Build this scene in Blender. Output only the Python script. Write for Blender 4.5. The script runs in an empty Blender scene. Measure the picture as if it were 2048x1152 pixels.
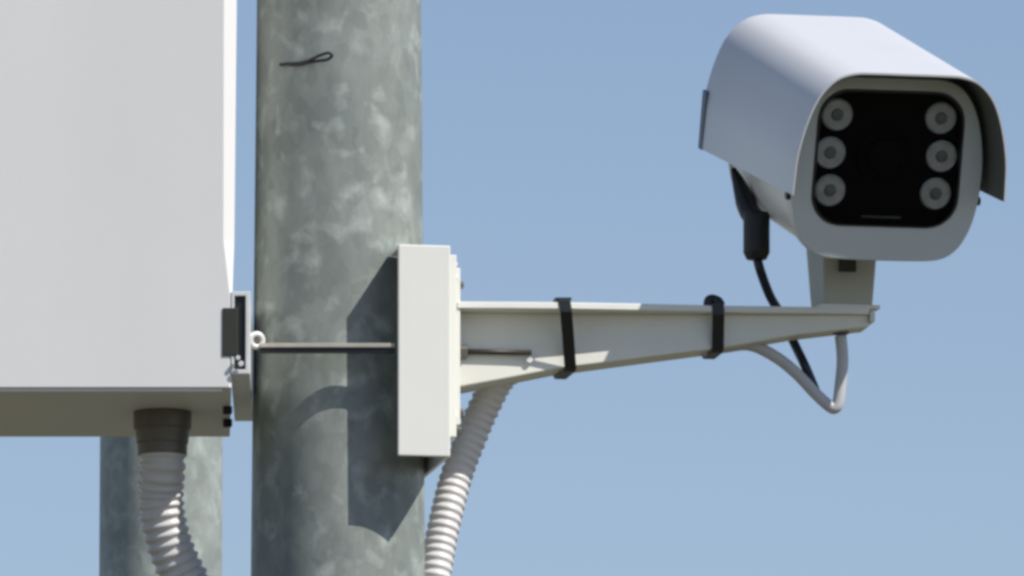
import bpy, bmesh, math, random
from mathutils import Vector, Matrix
random.seed(4)
sc = bpy.context.scene
R = math.radians

# ------------------------------------------------------------ camera
S = 0.0006                  # metres per photograph pixel at the pole
D = 14.0                    # camera distance
E = R(9.0)                  # camera looks up by nine degrees
ZT = 1.6 + D * math.sin(E)  # aim height on the pole
TGT = Vector((0, 0, ZT))
FW = Vector((0, math.cos(E), math.sin(E)))
UP = Vector((0, -math.sin(E), math.cos(E)))
CAM = TGT - FW * D
cd = bpy.data.cameras.new('camera')
cam = bpy.data.objects.new('camera', cd)
sc.collection.objects.link(cam)
cam.location = CAM
cam.rotation_euler = (R(90) + E, 0, 0)
cd.sensor_width = 36
cd.lens = 36 * D / (2048 * S)
cd.clip_end = 6000
sc.camera = cam

def P(px, py, d=0.0):
    """photo pixel -> world point on the upright plane d pixel units in front of the pole axis"""
    r = FW * D + Vector((1, 0, 0)) * (px - 1024) * S + UP * (576 - py) * S
    t = (-d * S - CAM.y) / r.y
    return CAM + r * t

# ------------------------------------------------------------ sky and sun
SUNV = Vector((1, -0.63, 1.32)).normalized()
EL = math.asin(SUNV.z)
AZ = math.atan2(SUNV.x, SUNV.y)
w = bpy.data.worlds.new('World'); sc.world = w; w.use_nodes = True
nt = w.node_tree; nt.nodes.clear()
sky = nt.nodes.new('ShaderNodeTexSky'); sky.sky_type = 'NISHITA'; sky.sun_disc = False
sky.sun_elevation = EL; sky.sun_rotation = AZ
sky.air_density = 1.0; sky.dust_density = 0.35; sky.ozone_density = 2.0; sky.altitude = 0
bg = nt.nodes.new('ShaderNodeBackground'); bg.inputs['Strength'].default_value = 0.108
wo = nt.nodes.new('ShaderNodeOutputWorld')
tint = nt.nodes.new('ShaderNodeMix'); tint.data_type = 'RGBA'; tint.blend_type = 'MULTIPLY'; tint.inputs[0].default_value = 1
tint.inputs[7].default_value = (1.03, 0.965, 1.0, 1)
nt.links.new(sky.outputs[0], tint.inputs[6]); nt.links.new(tint.outputs[2], bg.inputs[0]); nt.links.new(bg.outputs[0], wo.inputs[0])
sl = bpy.data.lights.new('sun', 'SUN'); sl.energy = 5.0; sl.angle = R(0.5); sl.color = (1.0, 0.955, 0.89)
so = bpy.data.objects.new('sun', sl); sc.collection.objects.link(so)
so.rotation_euler = SUNV.to_track_quat('Z', 'Y').to_euler()
so.location = (3, -3, 9)
sc.view_settings.view_transform = 'Standard'; sc.view_settings.look = 'None'
sc.view_settings.exposure = 0.0; sc.view_settings.gamma = 1.0
sc.render.engine = 'CYCLES'
sc.cycles.pixel_filter_type = 'BLACKMAN_HARRIS'
sc.cycles.filter_width = 3.3
sc.cycles.max_bounces = 8

# ------------------------------------------------------------ materials
def mat(name, col, rough=0.5, metal=0.0, var=0.06, scale=30.0, bump=0.0, bscale=200.0, spec=0.5, dirt=0.0, dirtcol=(0.2, 0.19, 0.16), coat=0.0):
    m = bpy.data.materials.new(name); m.use_nodes = True
    n = m.node_tree; b = n.nodes['Principled BSDF']
    b.inputs['Roughness'].default_value = rough; b.inputs['Metallic'].default_value = metal
    b.inputs['Specular IOR Level'].default_value = spec; b.inputs['Coat Weight'].default_value = coat
    tc = n.nodes.new('ShaderNodeTexCoord')
    nz = n.nodes.new('ShaderNodeTexNoise'); nz.inputs['Scale'].default_value = scale; nz.inputs['Detail'].default_value = 6
    nz.inputs['Roughness'].default_value = 0.65
    n.links.new(tc.outputs['Object'], nz.inputs['Vector'])
    mx = n.nodes.new('ShaderNodeMix'); mx.data_type = 'RGBA'
    mx.inputs[6].default_value = tuple(c * (1 - var) for c in col) + (1,)
    mx.inputs[7].default_value = tuple(min(1, c * (1 + var)) for c in col) + (1,)
    n.links.new(nz.outputs['Fac'], mx.inputs[0])
    out = mx.outputs[2]
    if dirt > 0:
        n2 = n.nodes.new('ShaderNodeTexNoise'); n2.inputs['Scale'].default_value = scale * 0.5; n2.inputs['Detail'].default_value = 8
        mp = n.nodes.new('ShaderNodeMapping'); mp.inputs['Scale'].default_value = (1.6, 1.6, 0.35)
        n.links.new(tc.outputs['Object'], mp.inputs[0]); n.links.new(mp.outputs[0], n2.inputs['Vector'])
        rp = n.nodes.new('ShaderNodeValToRGB'); rp.color_ramp.elements[0].position = 0.52; rp.color_ramp.elements[1].position = 0.78
        n.links.new(n2.outputs['Fac'], rp.inputs[0])
        ml = n.nodes.new('ShaderNodeMath'); ml.operation = 'MULTIPLY'; ml.inputs[1].default_value = dirt
        n.links.new(rp.outputs[0], ml.inputs[0])
        m2 = n.nodes.new('ShaderNodeMix'); m2.data_type = 'RGBA'
        n.links.new(ml.outputs[0], m2.inputs[0]); n.links.new(out, m2.inputs[6]); m2.inputs[7].default_value = dirtcol + (1,)
        out = m2.outputs[2]
    n.links.new(out, b.inputs['Base Color'])
    if bump > 0:
        n3 = n.nodes.new('ShaderNodeTexNoise'); n3.inputs['Scale'].default_value = bscale; n3.inputs['Detail'].default_value = 3
        n.links.new(tc.outputs['Object'], n3.inputs['Vector'])
        bp = n.nodes.new('ShaderNodeBump'); bp.inputs['Strength'].default_value = bump; bp.inputs['Distance'].default_value = 0.001
        n.links.new(n3.outputs['Fac'], bp.inputs['Height']); n.links.new(bp.outputs[0], b.inputs['Normal'])
    return m

def galvanised(name, seed, base=0.30):
    m = bpy.data.materials.new(name); m.use_nodes = True
    n = m.node_tree; b = n.nodes['Principled BSDF']; L = n.links.new
    b.inputs['Metallic'].default_value = 0.0; b.inputs['Specular IOR Level'].default_value = 0.3
    tc = n.nodes.new('ShaderNodeTexCoord')
    mp = n.nodes.new('ShaderNodeMapping'); mp.inputs['Location'].default_value = (seed, seed * .7, seed * 1.3)
    mp.inputs['Scale'].default_value = (1, 1, 0.62); L(tc.outputs['Object'], mp.inputs[0])
    # cloudy grey green zinc
    a = n.nodes.new('ShaderNodeTexNoise'); a.inputs['Scale'].default_value = 17; a.inputs['Detail'].default_value = 7; a.inputs['Roughness'].default_value = 0.6
    a.inputs['Distortion'].default_value = 0.4
    L(mp.outputs[0], a.inputs['Vector'])
    r1 = n.nodes.new('ShaderNodeValToRGB')
    e = r1.color_ramp.elements
    e[0].position = 0.32; e[0].color = (base * .80, base * .92, base * .88, 1)
    e[1].position = 0.70; e[1].color = (base * 1.22, base * 1.34, base * 1.26, 1)
    k = e.new(0.5); k.color = (base * .96, base * 1.07, base * .98, 1)
    L(a.outputs['Fac'], r1.inputs[0])
    # spangle: faint crystal patches
    v = n.nodes.new('ShaderNodeTexVoronoi'); v.inputs['Scale'].default_value = 75
    L(mp.outputs[0], v.inputs['Vector'])
    hs = n.nodes.new('ShaderNodeMix'); hs.data_type = 'RGBA'; hs.blend_type = 'MULTIPLY'; hs.inputs[0].default_value = 0.30
    bw = n.nodes.new('ShaderNodeRGBToBW'); L(v.outputs['Color'], bw.inputs[0])
    rr = n.nodes.new('ShaderNodeMapRange'); rr.inputs[3].default_value = 0.55; rr.inputs[4].default_value = 1.35; L(bw.outputs[0], rr.inputs[0])
    L(r1.outputs[0], hs.inputs[6]); L(rr.outputs[0], hs.inputs[7])
    # whitish zinc run flecks
    d = n.nodes.new('ShaderNodeTexNoise'); d.inputs['Scale'].default_value = 36; d.inputs['Detail'].default_value = 5.0; d.inputs['Distortion'].default_value = 0.3
    mp2 = n.nodes.new('ShaderNodeMapping'); mp2.inputs['Location'].default_value = (seed * 2.1, 3.3, seed); mp2.inputs['Scale'].default_value = (1.0, 1, 0.9)
    L(tc.outputs['Object'], mp2.inputs[0]); L(mp2.outputs[0], d.inputs['Vector'])
    r2 = n.nodes.new('ShaderNodeValToRGB'); r2.color_ramp.elements[0].position = 0.53; r2.color_ramp.elements[1].position = 0.80
    L(d.outputs['Fac'], r2.inputs[0])
    ml = n.nodes.new('ShaderNodeMath'); ml.operation = 'MULTIPLY'; ml.inputs[1].default_value = 0.46; L(r2.outputs[0], ml.inputs[0])
    m3 = n.nodes.new('ShaderNodeMix'); m3.data_type = 'RGBA'; L(ml.outputs[0], m3.inputs[0]); L(hs.outputs[2], m3.inputs[6])
    m3.inputs[7].default_value = (0.66, 0.72, 0.68, 1)
    L(m3.outputs[2], b.inputs['Base Color'])
    rg = n.nodes.new('ShaderNodeMapRange'); rg.inputs[3].default_value = 0.55; rg.inputs[4].default_value = 0.40; L(a.outputs['Fac'], rg.inputs[0]); L(rg.outputs[0], b.inputs['Roughness'])
    bp = n.nodes.new('ShaderNodeBump'); bp.inputs['Strength'].default_value = 0.35; bp.inputs['Distance'].default_value = 0.0015
    L(d.outputs['Fac'], bp.inputs['Height']); L(bp.outputs[0], b.inputs['Normal'])
    return m

M = dict(
    pole=galvanised('galvanised_steel', 9.3, 0.238),
    pole2=galvanised('galvanised_steel_far', 5.2, 0.285),
    cab=mat('grey_painted_steel', (0.76, 0.755, 0.735), 0.55, var=0.035, scale=4, bump=0.05, dirt=0.16, dirtcol=(0.50, 0.50, 0.47)),
    zinc=mat('zinc_plated_steel', (0.74, 0.74, 0.72), 0.4, 0.15, var=0.12, scale=60),
    dullzinc=mat('dull_zinc', (0.15, 0.14, 0.12), 0.5, 0.3, var=0.15, scale=60),
    cream=mat('cream_powder_coat', (0.77, 0.77, 0.71), 0.42, var=0.03, scale=14, bump=0.05, dirt=0.12, dirtcol=(0.52, 0.50, 0.43)),
    arm=mat('grey_cream_casting', (0.76, 0.755, 0.68), 0.45, var=0.05, scale=16, bump=0.08, dirt=0.15, dirtcol=(0.42, 0.40, 0.34)),
    white=mat('white_powder_coat', (0.65, 0.66, 0.675), 0.33, var=0.025, scale=9, bump=0.05, dirt=0.14, dirtcol=(0.55, 0.55, 0.52)),
    bezel=mat('pale_grey_bezel', (0.56, 0.60, 0.60), 0.45, var=0.04, scale=20, bump=0.06),
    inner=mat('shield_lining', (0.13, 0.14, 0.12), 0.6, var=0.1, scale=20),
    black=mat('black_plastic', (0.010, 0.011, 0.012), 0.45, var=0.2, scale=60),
    panel=mat('matt_black_panel', (0.0015, 0.0015, 0.0018), 0.8, var=0.2, spec=0.1),
    tie=mat('black_nylon', (0.009, 0.010, 0.011), 0.38, var=0.2, scale=50),
    cable=mat('dark_blue_rubber', (0.007, 0.012, 0.022), 0.42, var=0.2, scale=50),
    sheath=mat('pale_grey_cable_sheath', (0.50, 0.50, 0.51), 0.40, var=0.05, scale=50),
    conduit=mat('grey_corrugated_plastic', (0.64, 0.62, 0.61), 0.38, var=0.10, scale=40, dirt=0.3, dirtcol=(0.30, 0.28, 0.25)),
    led=mat('infrared_lamp_reflector', (0.56, 0.56, 0.55), 0.35, 0.25, var=0.45, scale=110),
    leddark=mat('infrared_emitter', (0.22, 0.22, 0.215), 0.4, var=0.2),
    capm=mat('blue_grey_end_cap', (0.115, 0.145, 0.21), 0.5, var=0.08),
    bolt_dark=mat('dark_grey_trim', (.10, .10, .10), .5),
    ground=mat('dry_ground', (0.085, 0.078, 0.048), 0.9, var=0.35, scale=0.6, dirt=0.5, dirtcol=(0.10, 0.115, 0.05)),
    asphalt=mat('asphalt', (0.06, 0.06, 0.06), 0.9, var=0.2, scale=3),
)
gm = bpy.data.materials.new('clear_glass'); gm.use_nodes = True
n = gm.node_tree; n.nodes.clear()
o_ = n.nodes.new('ShaderNodeOutputMaterial'); tr = n.nodes.new('ShaderNodeBsdfTransparent'); gl = n.nodes.new('ShaderNodeBsdfGlossy')
gl.inputs['Roughness'].default_value = 0.02; tr.inputs[0].default_value = (0.93, 0.94, 0.94, 1); gl.inputs[0].default_value = (0.2, 0.2, 0.2, 1)
fr = n.nodes.new('ShaderNodeFresnel'); fr.inputs[0].default_value = 1.25; mxs = n.nodes.new('ShaderNodeMixShader')
n.links.new(fr.outputs[0], mxs.inputs[0]); n.links.new(tr.outputs[0], mxs.inputs[1]); n.links.new(gl.outputs[0], mxs.inputs[2]); n.links.new(mxs.outputs[0], o_.inputs[0])
M['glass'] = gm

# ------------------------------------------------------------ object helpers
def empty(name, loc, label=None, cat=None, group=None, rot=None):
    o = bpy.data.objects.new(name, None); sc.collection.objects.link(o); o.location = loc; o.empty_display_size = 0.05
    if rot is not None: o.rotation_euler = rot
    tag(o, label, cat, group); return o
def tag(o, label=None, cat=None, group=None, kind=None):
    if label: o['label'] = label
    if cat: o['category'] = cat
    if group: o['group'] = group
    if kind: o['kind'] = kind
    return o
def link(name, bm, m, parent=None, off=None, smooth=False, bevel=0.0, seg=2, label=None):
    """off: world offset removed from the coordinates (the parent's place)"""
    if off is not None: bmesh.ops.translate(bm, verts=bm.verts, vec=-Vector(off))
    bmesh.ops.recalc_face_normals(bm, faces=bm.faces)
    me = bpy.data.meshes.new(name); bm.to_mesh(me); bm.free(); me.materials.append(m)
    if smooth:
        for p in me.polygons: p.use_smooth = True
    o = bpy.data.objects.new(name, me); sc.collection.objects.link(o)
    if parent: o.parent = parent
    if bevel > 0:
        b = o.modifiers.new('bevel', 'BEVEL'); b.width = bevel; b.segments = seg; b.limit_method = 'ANGLE'; b.angle_limit = R(35)
        b.harden_normals = False
    if label: o['label'] = label
    return o
def prism(bm, pts, z0, z1, frame=None):
    """pts: list of 2D points, extruded from z0 to z1; frame maps (u, v, w) to a point"""
    f = frame or (lambda u, v, w_: Vector((u, v, w_)))
    a = [bm.verts.new(f(u, v, z0)) for u, v in pts]; b = [bm.verts.new(f(u, v, z1)) for u, v in pts]
    bm.faces.new(a); bm.faces.new(b[::-1])
    for i in range(len(pts)):
        j = (i + 1) % len(pts); bm.faces.new((a[i], b[i], b[j], a[j]))
def box(bm, x0, x1, y0, y1, z0, z1, frame=None):
    prism(bm, [(x0, y0), (x1, y0), (x1, y1), (x0, y1)], z0, z1, frame)
def ringprism(bm, outer, inner, z0, z1, frame=None):
    f = frame or (lambda u, v, w_: Vector((u, v, w_)))
    k = len(outer)
    r = [[bm.verts.new(f(u, v, z)) for u, v in pr] for pr, z in ((outer, z0), (outer, z1), (inner, z1), (inner, z0))]
    for q in range(4):
        A, B = r[q], r[(q + 1) % 4]
        for i in range(k):
            j = (i + 1) % k; bm.faces.new((A[i], A[j], B[j], B[i]))
def catmull(pts, n_):
    out = []; p = [pts[0] * 2 - pts[1]] + pts + [pts[-1] * 2 - pts[-2]]
    for i in range(1, len(p) - 2):
        for k in range(n_):
            t = k / n_
            a, b, c, d = p[i - 1], p[i], p[i + 1], p[i + 2]
            out.append(0.5 * ((2 * b) + (c - a) * t + (2 * a - 5 * b + 4 * c - d) * t * t + (3 * b - a - 3 * c + d) * t ** 3))
    out.append(pts[-1].copy()); return out
def resample(path, step):
    out = [path[0].copy()]; acc = 0
    for a, b in zip(path, path[1:]):
        l = (b - a).length; t = step - acc
        while t < l:
            out.append(a.lerp(b, t / l)); t += step
        acc = (acc + l) % step if l else acc
    return out
def sweep(bm, path, rad, n_=20, cap=True):
    """round tube along a path; rad(i) gives the radius"""
    k = len(path); nrm = None; rings = []
    for i, p in enumerate(path):
        t = (path[min(i + 1, k - 1)] - path[max(i - 1, 0)]).normalized()
        if nrm is None: nrm = t.orthogonal().normalized()
        nrm = (nrm - t * nrm.dot(t)).normalized(); bn = t.cross(nrm)
        r = rad(i); rings.append([bm.verts.new(p + (nrm * math.cos(2 * math.pi * q / n_) + bn * math.sin(2 * math.pi * q / n_)) * r) for q in range(n_)])
    for A, B in zip(rings, rings[1:]):
        for q in range(n_): bm.faces.new((A[q], A[(q + 1) % n_], B[(q + 1) % n_], B[q]))
    if cap: bm.faces.new(rings[0][::-1]); bm.faces.new(rings[-1])
def lathe(bm, prof, org, ax, n_=28):
    """prof: (radius, distance along ax)"""
    ax = ax.normalized(); u = ax.orthogonal().normalized(); v = ax.cross(u); rings = []
    for r, h in prof:
        rings.append([bm.verts.new(org + ax * h + (u * math.cos(2 * math.pi * q / n_) + v * math.sin(2 * math.pi * q / n_)) * r) for q in range(n_)])
    for A, B in zip(rings, rings[1:]):
        for q in range(n_): bm.faces.new((A[q], A[(q + 1) % n_], B[(q + 1) % n_], B[q]))
    bm.faces.new(rings[0][::-1]); bm.faces.new(rings[-1])
def hexbolt(bm, org, ax, r, h):
    lathe(bm, [(r, 0), (r, h * .8), (r * .85, h)], org, ax, 6)
NB = bmesh.new

# ------------------------------------------------------------ ground
def sheet(name, x0, x1, y0, y1, z, m):
    bm = NB(); v = [bm.verts.new(p) for p in ((x0, y0, z), (x1, y0, z), (x1, y1, z), (x0, y1, z))]; bm.faces.new(v)
    return tag(link(name, bm, m), kind='structure')
sheet('ground', -2500, 2500, -2500, 2500, 0, M['ground'])
sheet('road', -400, 400, -26, -18.5, 0.004, M['asphalt'])

# ------------------------------------------------------------ poles
def pole(name, x, y, ztop, rfun, m, label, group=None):
    root = empty(name, (x, y, 0), label, 'pole')
    bm = NB(); path = [Vector((x, y, z)) for z in (0.02, 1, 2, 3, 4, 5, 6, ztop)]
    sweep(bm, path, lambda i: rfun(path[i].z), 96)
    link('shaft', bm, m, root, (x, y, 0), smooth=True, bevel=0.0).data.polygons
    bm = NB(); lathe(bm, [(rfun(ztop) + .004, 0), (rfun(ztop) + .004, .03), (rfun(ztop) * .6, .06), (.01, .07)], Vector((x, y, ztop)), Vector((0, 0, 1)), 48)
    link('top_cap', bm, m, root, (x, y, 0), smooth=False)
    bm = NB(); h = rfun(0) + .09; box(bm, x - h, x + h, y - h, y + h, 0.0, 0.022)
    link('base_plate', bm, m, root, (x, y, 0), bevel=.003)
    for sx in (-1, 1):
        for sy in (-1, 1):
            bm = NB(); hexbolt(bm, Vector((x + sx * (h - .035), y + sy * (h - .035), .022)), Vector((0, 0, 1)), .018, .03)
            link('anchor_bolt', bm, M['zinc'], root, (x, y, 0))
    return root
ztop_, zbot_ = P(680, 0).z, P(680, 1152).z
PX = P(677, 576).x
def rpole(z):
    t = (z - zbot_) / (ztop_ - zbot_)
    return S * (173.5 - 8.5 * t)
pole('signal_pole', PX, 0, 7.6, rpole, M['pole'], 'thick blotchy galvanised steel pole carrying the camera arm, in front')
b2 = P(322, 1000, -5000)
pole('signal_pole', b2.x, b2.y, 7.4, lambda z: S * 149 * (1 + .012 * (4 - z)), M['pole2'], 'paler steel pole farther back, partly hidden behind the big cabinet')

def polar(px, py, extra=0.0):
    """point on the main pole's surface under a photo pixel"""
    d = 160
    for _ in range(6):
        p = P(px, py, d); r = rpole(p.z) + extra
        q = r * r - (p.x - PX) ** 2
        d = math.sqrt(max(q, 0)) / S
    return P(px, py, d)

# short black wire end on the pole
bm = NB()
pts = [polar(560, 129, .002), polar(582, 127, .003), polar(605, 125, .005), polar(622, 119, .010), polar(641, 110, .016), polar(657, 106, .02), polar(664, 111, .02), polar(655, 119, .016), polar(636, 122, .011), polar(618, 125, .006), polar(600, 129, .003), polar(578, 129, .002)]
pth = catmull(pts, 5); sweep(bm, pth, lambda i: S * 3.2, 8)
wt = link('wire_tail', bm, M['black'], smooth=True); tag(wt, 'short looped black wire tail stuck on the upper front of the pole', 'wire')

# ------------------------------------------------------------ cabinet
cx0, cx1 = P(-190, 400, 330).x, P(463, 700, 330).x
cz0 = P(300, 775, 330).z; cz1 = P(300, -420, 330).z
yf, yb = -330 * S, 345 * S
CR = Vector(((cx0 + cx1) / 2, 0, cz0))
cab = empty('equipment_cabinet', CR, 'big light grey metal cabinet strapped to the left of the pole', 'cabinet')
bm = NB()
zt = P(300, 560, 330).z
# body with a folded front corner that is wide at the top and tight at the bottom
ys = yf
def corner(cham, fx): return [(cx0, yb), (cx1 - S * 19, yb), (cx1 + fx, ys + cham * 1.5), (cx1 + fx - cham, ys), (cx0, ys)]
lv = [(cz0, S * 4, 0.0), (P(0, 590, 330).z, S * 4, S * 1), (P(0, 480, 330).z, S * 20, S * 4), (P(0, 0, 330).z, S * 24, S * 7), (cz1, S * 26, S * 9)]
rings = [[bm.verts.new((x, y, z)) for x, y in corner(c, fx)] for z, c, fx in lv]
for A, B in zip(rings, rings[1:]):
    for i in range(5): bm.faces.new((A[i], A[(i + 1) % 5], B[(i + 1) % 5], B[i]))
bm.faces.new(rings[0]); bm.faces.new(rings[-1])
link('body', bm, M['cab'], cab, CR, bevel=.0008)
bm = NB(); box(bm, cx0 - .02, cx1 + .02, yf - .02, yb + .02, cz1, cz1 + .012); link('roof', bm, M['cab'], cab, CR, bevel=.002)
# side channel (strut) open to the front
hx0, hx1 = P(462, 700, 330).x, P(500, 700, 330).x
hz0, hz1 = P(480, 748, 330).z, P(480, 583, 330).z
t_ = S * 9
bm = NB()
yfr = -331 * S
fr_ = lambda u, v, w_: Vector((u - .012 * (w_ - yfr), w_, v))
ringprism(bm, [(hx0, hz0), (hx1, hz0), (hx1, hz1), (hx0, hz1)], [(hx0 + t_ * .7, hz0 + t_), (hx1 - t_, hz0 + t_), (hx1 - t_, hz1 - t_), (hx0 + t_ * .7, hz1 - t_)], yfr, yb - .02, fr_)
chn = link('mounting_channel', bm, M['zinc'], cab, CR, bevel=.0008)
bm = NB(); box(bm, hx0 + t_ * .7, hx1 - t_ * 1.05, hz0 + t_ * 1.05, hz1 - t_ * 1.05, yfr + .004, yb - .03, fr_); link('channel_dark_fill', bm, M['black'], chn, None)  # black block painting in the shaded hollow of the open channel
bpy.context.view_layer.update()
chn_in = chn.children[0]; chn_in.location = -CR
bm = NB(); box(bm, P(445, 660, 330).x, hx0 + t_ * 1.5, P(0, 712, 330).z, P(0, 616, 330).z, yfr - .0012, yfr + .010, fr_); link('latch', bm, mat('dark_olive_latch', (.03, .032, .022), .5), cab, CR, bevel=.001)
for yy, rr in ((716, 5), (728, 6)):
    bm = NB(); hexbolt(bm, P(476 + (rr - 5) * 6, yy, 338), Vector((0, -1, 0)), rr * S, .004); link('screw', bm, M['zinc'], cab, CR)
# eye and clamp rod across the pole front
ey = P(513, 681, 216)
bm = NB()
def torus(bm, c, R_, r_, ax, n1=28, n2=10):
    ax = ax.normalized(); u = ax.orthogonal().normalized(); v = ax.cross(u); rings = []
    for i in range(n1):
        a = 2 * math.pi * i / n1; dr = u * math.cos(a) + v * math.sin(a); c0 = c + dr * R_
        rings.append([bm.verts.new(c0 + (dr * math.cos(2 * math.pi * k / n2) + ax * math.sin(2 * math.pi * k / n2)) * r_) for k in range(n2)])
    for i in range(n1):
        A, B = rings[i], rings[(i + 1) % n1]
        for k in range(n2): bm.faces.new((A[k], B[k], B[(k + 1) % n2], A[(k + 1) % n2]))
torus(bm, ey, S * 12.5, S * 6, Vector((-.35, 1, .15)))
eye = link('rod_eye', bm, M['zinc'], cab, CR, smooth=True)
bm = NB(); hexbolt(bm, ey + Vector((0, .004, 0)), Vector((-.1, -1, 0)), S * 9, .006); link('eye_bolt', bm, M['dullzinc'], cab, CR)
bm = NB(); sweep(bm, [Vector((hx1 - .001, ey.y, ey.z)), Vector((ey.x - S * 11, ey.y, ey.z))], lambda i: S * 4, 10); link('eye_stem', bm, M['zinc'], cab, CR, smooth=True)
bm = NB(); a_, b_ = P(520, 692, 216), P(790, 695, 216)
box(bm, a_.x, b_.x, -225 * S, -207 * S, a_.z - S * 4, a_.z + S * 4.5)
cbar = link('clamp_bar', bm, mat('weathered_clamp_steel', (.46, .42, .36), .5, .1, var=.3, scale=50), cab, CR, bevel=.0006)
bm = NB(); box(bm, a_.x, b_.x, -221 * S, -209 * S, a_.z - S * 14, a_.z - S * 5); cst = link('dark_strip', bm, M['black'], cbar, CR); cst.location = (0, 0, 0)  # black strip added to draw the dark line under the bar
# bolts under the cabinet edge
for yy, dd in ((818, 75), (846, -100)):
    bm = NB(); q = P(455, yy, dd); hexbolt(bm, Vector((q.x, q.y, cz0)), Vector((0, 0, -1)), S * 10, S * 16); link('underside_bolt', bm, M['black'], cab, CR)
# underside seam flange
bm = NB(); box(bm, cx0 + .02, P(452, 700, 0).x, yf + .004, yf + .012, cz0 - .004, cz0 + .0); link('drip_edge', bm, M['cab'], cab, CR)

# ------------------------------------------------------------ conduits
def conduit(name, pts, r, pitch, label, smooth_part=None, amp=.10):
    o0 = pts[0]
    root = empty(name, o0, label, 'conduit', 'corrugated conduits beside the pole')
    path = resample(catmull(pts, 30), pitch / 8)
    bm = NB()
    def rf(i):
        c = math.cos(2 * math.pi * (i % 8) / 8)
        return r * (1 - amp / 2 + amp / 2 * (1 if c > .1 else (-1 if c < -.6 else c)))
    sweep(bm, path, rf, 28)
    link('corrugated_tube', bm, M['conduit'], root, o0, smooth=True)
    return root
gx = P(325, 830, 0)
g0 = Vector((gx.x, 0, cz0))
def ax_z(py, d=0): return P(325, py, d).z
g1 = ax_z(905)
cl = conduit('flexible_conduit', [Vector((g0.x, 0, g1 + .02)), Vector((P(325, 930).x, 0, ax_z(930))), P(321, 985, -20), P(326, 1040, -30), P(343, 1100, -42), P(374, 1165, -55), P(425, 1250, -65), P(520, 1380, -60), P(560, 1600, -120), P(540, 2200, -190)], S * 47, S * 20,
             'wider ribbed grey conduit hanging from the underside of the cabinet')
o0 = Vector((g0.x, 0, g1 + .02))
bm = NB()
lathe(bm, [(S * 58, 0), (S * 58, S * 34), (S * 55, S * 36), (S * 52, S * 62), (S * 50, S * 66), (S * 49.5, (g0.z - g1) + .004)], g0, Vector((0, 0, -1)), 40)
link('gland', bm, M['dullzinc'], cl, o0, smooth=False, bevel=.001, label='dark metal gland joining the ribbed tube to the cabinet')

# right conduit, rising to the arm
PHI = R(10)
def TLT(a): return S * .027 * max(0.0, a - 205) # the arm rises slightly
def AT(a, t, z): # arm frame: a along the arm, t toward the viewer side, px units, z metres
    return Vector((PX + S * (a * math.cos(PHI) + t * math.sin(PHI)), S * (a * math.sin(PHI) - t * math.cos(PHI)), z + TLT(a)))
def dat(a, t): return -a * math.sin(PHI) + t * math.cos(PHI)
def azof(px, t): # a for a photo x at a given t
    return ((px - 677) - t * math.sin(PHI)) / math.cos(PHI)
cr = conduit('flexible_conduit', [P(1120, 702, -80), P(1055, 714, -95), P(1003, 752, -115), P(968, 815, -135), P(940, 880, -140), P(915, 945, -130), P(895, 1020, -110), P(880, 1090, -95), P(869, 1160, -80), P(850, 1300, -60), P(820, 1700, -30), P(815, 2300, -20)], S * 33, S * 17.6,
             'thinner ribbed grey conduit curving down from beneath the white camera arm')

# ------------------------------------------------------------ camera bracket
A0, A1, HW = 79, 184, 253
zA0 = P(800, 911, 236).z; zA1 = P(800, 488, 236).z
zf = P(0, 604, dat(230, 126)).z
BR = AT(A0, 0, zA0)
br = empty('camera_bracket', BR, 'cream metal wall-mount bracket clamped to the pole holding the security camera', 'bracket')
rc = rpole(zA0) / S + 3
tc_ = math.sqrt(rc * rc - A0 * A0); th = math.atan2(tc_, A0)
prof = [(A1, HW), (A0, HW), (A0, tc_)] + [(rc * math.cos(th * (1 - k / 12)), rc * math.sin(th * (1 - k / 12))) for k in range(1, 24)] + [(A0, -tc_), (A0, -HW), (A1, -HW)]
TH = 8
bm = NB()
box(bm, A0, A1, HW - TH, HW, zA0, zA1, AT)
ad = link('pole_adapter', bm, M['cream'], br, BR, bevel=.0018, seg=3)
def adp(bm_, bev=.0006):
    o = link('adapter_wall', bm_, M['cream'], ad, BR, bevel=bev); return o
bm = NB(); box(bm, A1 - TH, A1, -HW + TH, HW - TH - 1, zA0, zA1, AT); adp(bm)
bm = NB(); box(bm, A0, A1, -HW, -HW + TH - 1, zA0, zA1, AT); adp(bm)
half = [(A1 - TH - 1, HW - TH - 1), (A0 + 1, HW - TH - 1)] + prof[2:-3] + [(A0 + 1, -HW + TH + 1), (A1 - TH - 1, -HW + TH + 1)]
half = [(min(a, A1 - TH - 1), t) for a, t in half]
bm = NB(); prism(bm, half, zA1 - S * TH, zA1 - S * 1.5, AT); adp(bm, 0)
bm = NB(); hz = S * 1.0
zz = lambda py: P(900, py, dat(190, 120)).z
box(bm, A1, A1 + 30, -150, 150, zz(878), zz(514), AT); box(bm, A1 + 30, A1 + 42, -124, 124, zz(850), zz(536), AT)
for z0_, z1_ in ((866, 858), (838, 828), (560, 552), (534, 526)):
    box(bm, A1 + 30, A1 + 35, -134, 134, zz(z0_), zz(z1_), AT)
link('base_flange', bm, M['cream'], br, BR, bevel=.0012)
for a_, t_2, py, r_ in ((A1 + 42, 95, 571, 8), (A1 + 42, 95, 827, 10), (A1 + 30, 140, 862, 9), (A1 + 42, -95, 571, 8), (A1 + 42, -95, 827, 10)):
    bm = NB(); hexbolt(bm, AT(a_, t_2, P(920, py, dat(a_, t_2)).z), Vector((math.cos(PHI), math.sin(PHI), 0)), S * r_, S * 11); link('flange_bolt', bm, M['dullzinc'], br, BR)
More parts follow.
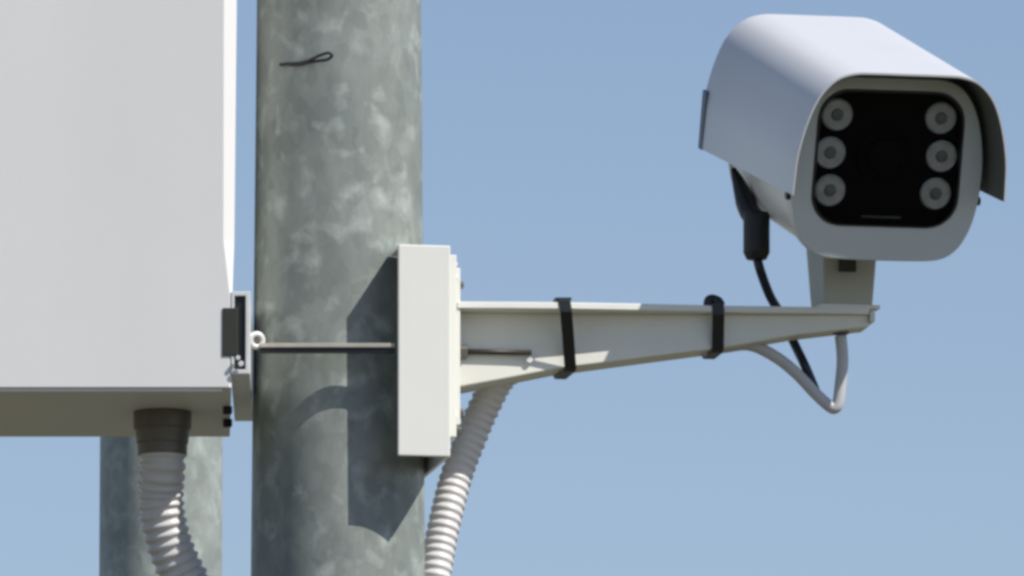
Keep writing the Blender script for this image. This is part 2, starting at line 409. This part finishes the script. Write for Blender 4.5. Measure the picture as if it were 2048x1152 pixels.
# arm: web body lofted between sections
def zpx(px, py, t): return P(px, py, dat(azof(px, t), t)).z - TLT(azof(px, t))
sect = []
for px, pyb, tw, to in ((905, 776, 66, 128), (1010, 757, 63, 125), (1120, 736, 58, 118), (1280, 716, 52, 100), (1440, 696, 48, 76), (1600, 669, 42, 62), (1700, 658, 40, 54), (1742, 654, 36, 46)):
    sect.append((azof(px, tw), zpx(px, pyb, tw), tw, to))
ztop_web = zf - S * 13
bm = NB(); rr_ = []
for a_, zb, tw, to in sect:
    rr_.append([bm.verts.new(AT(a_, t, z)) for t, z in ((tw, zb), (tw, ztop_web), (-tw, ztop_web), (-tw, zb))])
for A, B in zip(rr_, rr_[1:]):
    for i in range(4): bm.faces.new((A[i], A[(i + 1) % 4], B[(i + 1) % 4], B[i]))
bm.faces.new(rr_[0][::-1]); bm.faces.new(rr_[-1])
armo = link('arm', bm, M['arm'], br, BR, bevel=.0015)
# top flange (outline in plan), overhanging the web
bm = NB(); outl = [(s_[0], s_[3]) for s_ in sect] + [(s_[0], -s_[3]) for s_ in sect[::-1]]
prism(bm, outl, ztop_web, zf, AT); link('arm_flange', bm, M['cream'], br, BR, bevel=.0008)
bm = NB(); aE = sect[-1][0] + 1; box(bm, aE, aE + 9, -14, 50, sect[-1][1] + S * 9, zf - S * 6, AT); link('end_cap', bm, M['cream'], br, BR, bevel=.0008)
# set screw rod beside the web
bm = NB(); zr = zpx(912, 702, 80)
sweep(bm, [AT(azof(905, 75), 75, zr), AT(azof(1062, 72), 72, zpx(1062, 705, 72))], lambda i: S * 5.5, 12); link('tension_rod', bm, mat('shade_darkened_steel', (.035, .03, .025), .5, var=.2), br, BR, smooth=True)  # rod colour darkened to carry the shadow line beneath it
bm = NB(); hexbolt(bm, AT(azof(919, 78), 78, zpx(919, 704, 78)), Vector((math.cos(PHI), math.sin(PHI), 0)), S * 15, S * 15); link('rod_nut', bm, M['dullzinc'], br, BR)
bm = NB(); hexbolt(bm, AT(azof(1058, 62), 62, zpx(1058, 720, 64)), Vector((-math.sin(PHI) * -1, -math.cos(PHI), 0)), S * 8, S * 8); link('side_screw', bm, M['zinc'], br, BR)
# gland below the arm tip
gp = Vector((P(1686, 655, dat(1025, 0)).x, 0, 0)); aG = azof(1686, 0)
zg = P(1686, 652, dat(aG, 0)).z - TLT(aG)
bm = NB(); lathe(bm, [(S * 22, 0), (S * 22, S * 8), (S * 17, S * 9), (S * 17, S * 22), (S * 11, S * 24)], AT(aG, 0, zg + S * 6), Vector((0, 0, -1)), 20)
link('cable_gland', bm, M['dullzinc'], br, BR)

# ------------------------------------------------------------ cable ties round the arm
def tie(pxt, pxb, label, knob):
    am = azof((pxt + pxb) / 2, 60)
    # interpolate section
    for s0, s1 in zip(sect, sect[1:]):
        if s0[0] <= am <= s1[0]:
            k = (am - s0[0]) / (s1[0] - s0[0]); zb = s0[1] + (s1[1] - s0[1]) * k; tw = s0[2] + (s1[2] - s0[2]) * k; to = s0[3] + (s1[3] - s0[3]) * k
    o = AT(am, 0, zb); at = azof(pxt, to); ab = azof(pxb, tw)
    root = empty('cable_tie', o, label, 'cable tie', 'black cable ties round the arm')
    def ring(e):
        zB = zb - S * 3 - e
        return [(to + e / S, zf + e), (to + e / S, zf - S * 14 - e), (tw + e / S + 1, zB + S * 5), (tw - 5, zB), (-tw + 5, zB), (-tw - e / S - 1, zB + S * 5), (-to - e / S, zf - S * 14 - e), (-to - e / S, zf + e)]
    inn, out = ring(.0006), ring(.0032)
    bm = NB(); wv = S * 12; grid = []
    for prof_, sgn in ((inn, -1), (out, -1), (out, 1), (inn, 1)):
        row = []
        for t, z in prof_:
            k = (zf - z) / (zf - zb); aa = at + (ab - at) * min(max(k, 0), 1)
            row.append(bm.verts.new(AT(aa, t, z) + (AT(1, 0, 0) - AT(0, 0, 0)).normalized() * wv * sgn))
        grid.append(row)
    for q in range(4):
        A, B = grid[q], grid[(q + 1) % 4]
        for i in range(8): bm.faces.new((A[i], A[(i + 1) % 8], B[(i + 1) % 8], B[i]))
    link('strap', bm, M['tie'], root, o, bevel=.0006)
    bm = NB()
    if knob:
        pp = [AT(at - 16, to * .7, zf + S * 2), AT(at - 14, to * .7, zf + S * 14), AT(at - 6, to * .72, zf + S * 17), AT(at + 4, to * .8, zf + S * 12), AT(at + 8, to * .9, zf + S * 3)]
        sweep(bm, catmull(pp, 5), lambda i: S * 9, 12)
    else:
        box(bm, at - 16, at + 16, to - 36, to - 6, zf + .003, zf + S * 11, AT)
    link('head', bm, M['tie'], root, o, smooth=knob)
tie(1128, 1140, 'black cable tie round the thick part of the arm nearer the pole', False)
tie(1436, 1436, 'black cable tie with raised knob round the thin part of the arm', True)

# ------------------------------------------------------------ security camera
YAW, PITCH, ROLL = R(15.5), R(19.7), R(0.8)
fdir = Vector((math.sin(YAW) * math.cos(PITCH), -math.cos(YAW) * math.cos(PITCH), -math.sin(PITCH)))
rdir = Vector((math.cos(YAW), math.sin(YAW), 0))
udir = rdir.cross(fdir) * -1
if udir.z < 0: udir = -udir
CC = P(1775, 338, 140)     # centre of the bezel
rdir, udir = rdir * math.cos(ROLL) + udir * math.sin(ROLL), udir * math.cos(ROLL) - rdir * math.sin(ROLL)
rotm = Matrix((rdir, -fdir, udir)).transposed()   # local x right, -y forward, z up
RT = CC - fdir * S * 344
cctv = empty('security_camera', RT, 'white bullet security camera with six infrared lamps on the arm end', 'security camera', rot=rotm.to_euler())
def CL(x, y, z): # px units: x right, y forward of the bezel, z up -> local coordinates of the empty
    return Vector((x * S, -(y + 344) * S, z * S))
def fr2(u, v, w_): return CL(u, w_, v)
def mirror(h): return h + [(-x, z) for x, z in h[::-1]]
def smoothp(pts, n_=5):
    v = [Vector((a, b, 0)) for a, b in pts]; k = len(v); out = []
    for i in range(k):
        a, b, c, d = v[i - 1], v[i], v[(i + 1) % k], v[(i + 2) % k]
        for q in range(n_):
            t = q / n_; p = 0.5 * ((2 * b) + (c - a) * t + (2 * a - 5 * b + 4 * c - d) * t * t + (3 * b - a - 3 * c + d) * t ** 3); out.append((p.x, p.y))
    return out
def rrect(hw, z0, z1, rt, rb, n_=8):
    pts = []
    for cx, cz, r, a0 in ((hw - rt, z1 - rt, rt, 90), (hw - rb, z0 + rb, rb, 0), (-hw + rb, z0 + rb, rb, -90), (-hw + rt, z1 - rt, rt, -180)):
        for k in range(n_ + 1):
            a = R(a0 - 90 * k / n_); pts.append((cx + r * math.cos(a), cz + r * math.sin(a)))
    return pts
# the cross-section of the housing, slightly bulging at mid height
hp = [(60, 184), (108, 182), (144, 166), (170, 132), (187, 85), (197, 25), (197, -35), (190, -90), (175, -135), (152, -166), (120, -182), (60, -186)]
BP = smoothp(mirror(hp), 4)
def scalep(p, kx, kz=None): kz = kz or kx; return [(x * kx, z * kz) for x, z in p]
bm = NB(); prism(bm, scalep(BP, .965), -470, -38, fr2)
link('housing', bm, M['white'], cctv, smooth=False, bevel=.002, seg=2)
WN = rrect(152, -117, 158, 62, 62, 7)
def resamp_ring(pts, k_):
    out = []
    for i in range(k_):
        an = 2 * math.pi * (i + .5) / k_; dx, dz = math.cos(an), math.sin(an); best = None
        for a, b in zip(pts, pts[1:] + pts[:1]):
            ex, ez = b[0] - a[0], b[1] - a[1]; den = dx * ez - dz * ex
            if abs(den) < 1e-9: continue
            t = (a[0] * ez - a[1] * ex) / den; u = (a[0] * dz - a[1] * dx) / den
            if t > 0 and -1e-6 <= u <= 1 + 1e-6 and (best is None or t > best): best = t
        out.append((dx * best, dz * best))
    return out
KR = 112
bo, bi = resamp_ring(BP, KR), resamp_ring(WN, KR)
bm = NB(); ringprism(bm, bo, bi, -38, 0, fr2)
link('bezel', bm, M['bezel'], cctv, bevel=.0018, seg=2)
bm = NB(); ringprism(bm, scalep(bi, .999), scalep(bi, .972), -22, 2.5, fr2); gk = link('gasket', bm, M['black'], cctv)
bm = NB(); prism(bm, scalep(bi, .998), -34, -22.5, fr2); link('front_panel', bm, M['panel'], cctv)
bm = NB(); prism(bm, scalep(bi, .970), -5, -3, fr2); link('glass_pane', bm, M['glass'], cctv)
# lamps
for sx in (-1, 1):
    for i, zc in enumerate((103, 26, -50)):
        xo = (108, 116, 110)[i] * sx
        org = CL(xo, -22, zc); ax = Vector((0, -1, 0))
        bm = NB(); lathe(bm, [(S * 32, 0), (S * 32, S * 4), (S * 29, S * 6), (S * 27, S * 5)], org, ax, 26)
        lmp = link('infrared_lamp', bm, M['led'], cctv)
        bm = NB(); lathe(bm, [(S * 13, S * 5.2), (S * 11, S * 8.5), (S * 5, S * 10)], org, ax, 16)
        link('emitter', bm, M['leddark'], lmp)
bm = NB(); lathe(bm, [(S * 62, 0), (S * 60, S * 5), (S * 50, S * 5.5), (S * 46, S * 2)], CL(0, -22, 20), Vector((0, -1, 0)), 36)
ln = link('lens_ring', bm, M['panel'], cctv, smooth=False)
bm = NB(); lathe(bm, [(S * 40, S * 2.2), (S * 30, S * 5), (S * 14, S * 7), (S * 3, S * 7.5)], CL(0, -22, 20), Vector((0, -1, 0)), 36)
link('lens', bm, mat('lens_glass', (.0015, .0015, .002), .6, spec=.12), ln, smooth=True)
bm = NB(); box(bm, -40, 42, -103, -99, -22, -18, fr2); link('lower_trim', bm, M['bolt_dark'], cctv)
# sunshield: an open shell over top and sides
oh = [(0, 209), (70, 209), (113, 207), (150, 193), (182, 158), (203, 105), (217, 41), (220, -10), (221, -42)]
ih = [(0, 205), (70, 205), (112, 203), (148, 190), (179, 156), (200, 104), (214, 40), (217, -10), (218, -42)]
def dense(h):
    v = [Vector((a, b, 0)) for a, b in h]; return [(p.x, p.y) for p in catmull(v, 4)]
oh, ih = dense(oh), dense(ih)
OU = [(-x, z) for x, z in oh[::-1]] + oh[1:]; IN = [(-x, z) for x, z in ih[::-1]] + ih[1:]
YF, YR = 95, -590
def dz_(y, z): return z - 30 * (YF - y) / (YF - YR) * min(1, max(0, (60 - z) / 100))
bm = NB()
stations = [YF, YF - 3, -200, -450, YR]
gO = []; gI = []
for y in stations:
    gO.append([bm.verts.new(CL(x, y, dz_(y, z))) for x, z in OU]); gI.append([bm.verts.new(CL(x, y, dz_(y, z))) for x, z in IN])
kk = len(OU)
for q in range(len(stations) - 1):
    for i in range(kk - 1):
        bm.faces.new((gO[q][i], gO[q][i + 1], gO[q + 1][i + 1], gO[q + 1][i])); bm.faces.new((gI[q][i + 1], gI[q][i], gI[q + 1][i], gI[q + 1][i + 1]))
    for i in (0, kk - 1): bm.faces.new((gO[q][i], gO[q + 1][i], gI[q + 1][i], gI[q][i]))
for q in (0, -1):
    for i in range(kk - 1): bm.faces.new((gO[q][i], gI[q][i], gI[q][i + 1], gO[q][i + 1]))
sh = link('sunshield', bm, M['white'], cctv, smooth=True)
sh.data.materials.append(M['inner'])
em = sh.modifiers.new('edge_split', 'EDGE_SPLIT'); em.split_angle = R(40)
# dark lining on the inner face
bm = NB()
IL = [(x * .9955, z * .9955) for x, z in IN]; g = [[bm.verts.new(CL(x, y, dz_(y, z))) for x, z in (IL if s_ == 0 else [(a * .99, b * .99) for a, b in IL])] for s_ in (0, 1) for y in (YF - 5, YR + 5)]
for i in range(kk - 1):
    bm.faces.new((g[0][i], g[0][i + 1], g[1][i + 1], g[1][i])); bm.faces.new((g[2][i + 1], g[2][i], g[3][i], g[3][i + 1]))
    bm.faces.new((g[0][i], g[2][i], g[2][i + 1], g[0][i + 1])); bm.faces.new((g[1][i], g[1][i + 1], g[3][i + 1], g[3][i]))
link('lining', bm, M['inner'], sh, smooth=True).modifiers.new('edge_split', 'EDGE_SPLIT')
# rear end cap
bm = NB(); ro = [(x * 1.0, z) for x, z in OU]
RC = [(x * .985, z * .985) for x, z in OU] + [(150, -75), (-150, -75)]
prism(bm, [(x * .985, z * .985) for x, z in BP], -486, -470, fr2); link('rear_cap', bm, M['white'], cctv, bevel=.002)
bm = NB(); ringprism(bm, resamp_ring(scalep(BP, .96), 60), resamp_ring(scalep(BP, .9), 60), -492, -486, fr2)
link('rear_trim', bm, M['capm'], cctv)
for sx in (-1, 1):
    bm = NB(); box(bm, 212 * sx, 222.5 * sx, -72, 48, -591, -566, fr2); link('side_trim', bm, M['capm'], cctv)
    for y_, z_ in ((-14, -30), (-14, -62)):
        bm = NB(); hexbolt(bm, CL(188 * sx, y_, z_), Vector((sx, 0, 0)), S * 10, S * 14); link('hinge_bolt', bm, M['black'], cctv)
# swivel neck (world upright)
bpy.context.view_layer.update()
WI = Matrix.Translation(RT) @ rotm.to_4x4(); WI = WI.inverted()
def wl(bm): bmesh.ops.transform(bm, matrix=WI, verts=bm.verts); return bm
nx = AT(azof(1690, 0), 0, zf)
def NF(u, v, w_): # upright block turned with the camera
    return nx + rdir * u * S + Vector((fdir.x, fdir.y, 0)).normalized() * v * S + Vector((0, 0, w_ * S))
bm = NB(); n0 = [(-50, 44), (50, 44), (50, -52), (-50, -52)]; n1 = [(-60, 58), (60, 58), (60, -62), (-60, -62)]
lo = [bm.verts.new(NF(u, v, 1)) for u, v in n0]; mi = [bm.verts.new(NF(u * 1.06, v * 1.04, 40)) for u, v in n0]; hi = [bm.verts.new(NF(u, v, 158)) for u, v in n1]
for A, B in ((lo, mi), (mi, hi)):
    for i in range(4): bm.faces.new((A[i], A[(i + 1) % 4], B[(i + 1) % 4], B[i]))
bm.faces.new(lo); bm.faces.new(hi)
nk = link('swivel_neck', wl(bm), mat('olive_grey_casting', (.43, .44, .38), .5, var=.08, bump=.1), cctv, bevel=.003, seg=3)
bm = NB(); box(bm, -24, 10, 54, 62.5, 72, 118, NF); link('neck_slot', wl(bm), mat('dark_recess', (.035, .037, .02), .7), nk)
bm = NB(); box(bm, -62, 64, -58, 50, -1.5, 7, NF); link('neck_foot', wl(bm), M['cream'], nk, bevel=.001)
# cable connector under the rear
bm = NB(); c0 = P(1514, 420, 0)
DQ = -120
cA, cB = P(1513, 425, DQ), P(1513, 519, DQ)
lathe(bm, [(S * 24, 0), (S * 27, S * 8), (S * 27, (cA - cB).length - S * 14), (S * 20, (cA - cB).length)], cA, cB - cA, 20)
link('connector', wl(bm), M['black'], cctv, bevel=.0008)
bm = NB(); q1, q2, q3 = P(1466, 338, DQ - 60), P(1488, 395, DQ - 40), P(1515, 440, DQ)
sweep(bm, catmull([q1, P(1476, 362, DQ - 50), q2, P(1500, 425, DQ - 20), q3], 5), lambda i: S * (6 + 15 * min(1, i / 11)), 12); link('connector_boot', wl(bm), M['black'], cctv, smooth=True)

# ------------------------------------------------------------ cables
def cable(name, pts, r, m, label):
    pth = catmull(pts, 10); bm = NB(); sweep(bm, pth, lambda i: r(i / (len(pth) - 1)) if callable(r) else r, 16)
    o = link(name, bm, m, None, pts[0], smooth=True); o.location = pts[0]; tag(o, label, 'cable'); return o
cable('dark_cable', [cB + Vector((0, 0, .004)), P(1522, 545, DQ), P(1540, 592, DQ - 60), P(1562, 630, -235), P(1590, 690, -225), P(1607, 725, -190), P(1621, 757, -192), P(1632, 784, -194)], S * 9.5, M['cable'],
      'dark blue cable dropping from the camera rear behind the arm')
gz = AT(aG, 0, zg)
dG = dat(aG, 0)
cable('pale_cable', [Vector((gz.x, gz.y, P(1686, 672, dG).z)), P(1685, 720, dG), P(1681, 770, dG), P(1677, 802, dG), P(1671, 815, dG), P(1660, 813, dG), P(1632, 788, dG), P(1592, 746, dG + 10), P(1550, 713, dG + 20), P(1500, 690, dat(azof(1500, 0), 0)), P(1450, 694, dat(azof(1450, 0), 0)), P(1400, 701, dat(azof(1400, 0), 0))],
      lambda t: S * (12 if t < .3 else 12), M['sheath'], 'pale grey cable looping from the arm tip back up to the underside of the arm')
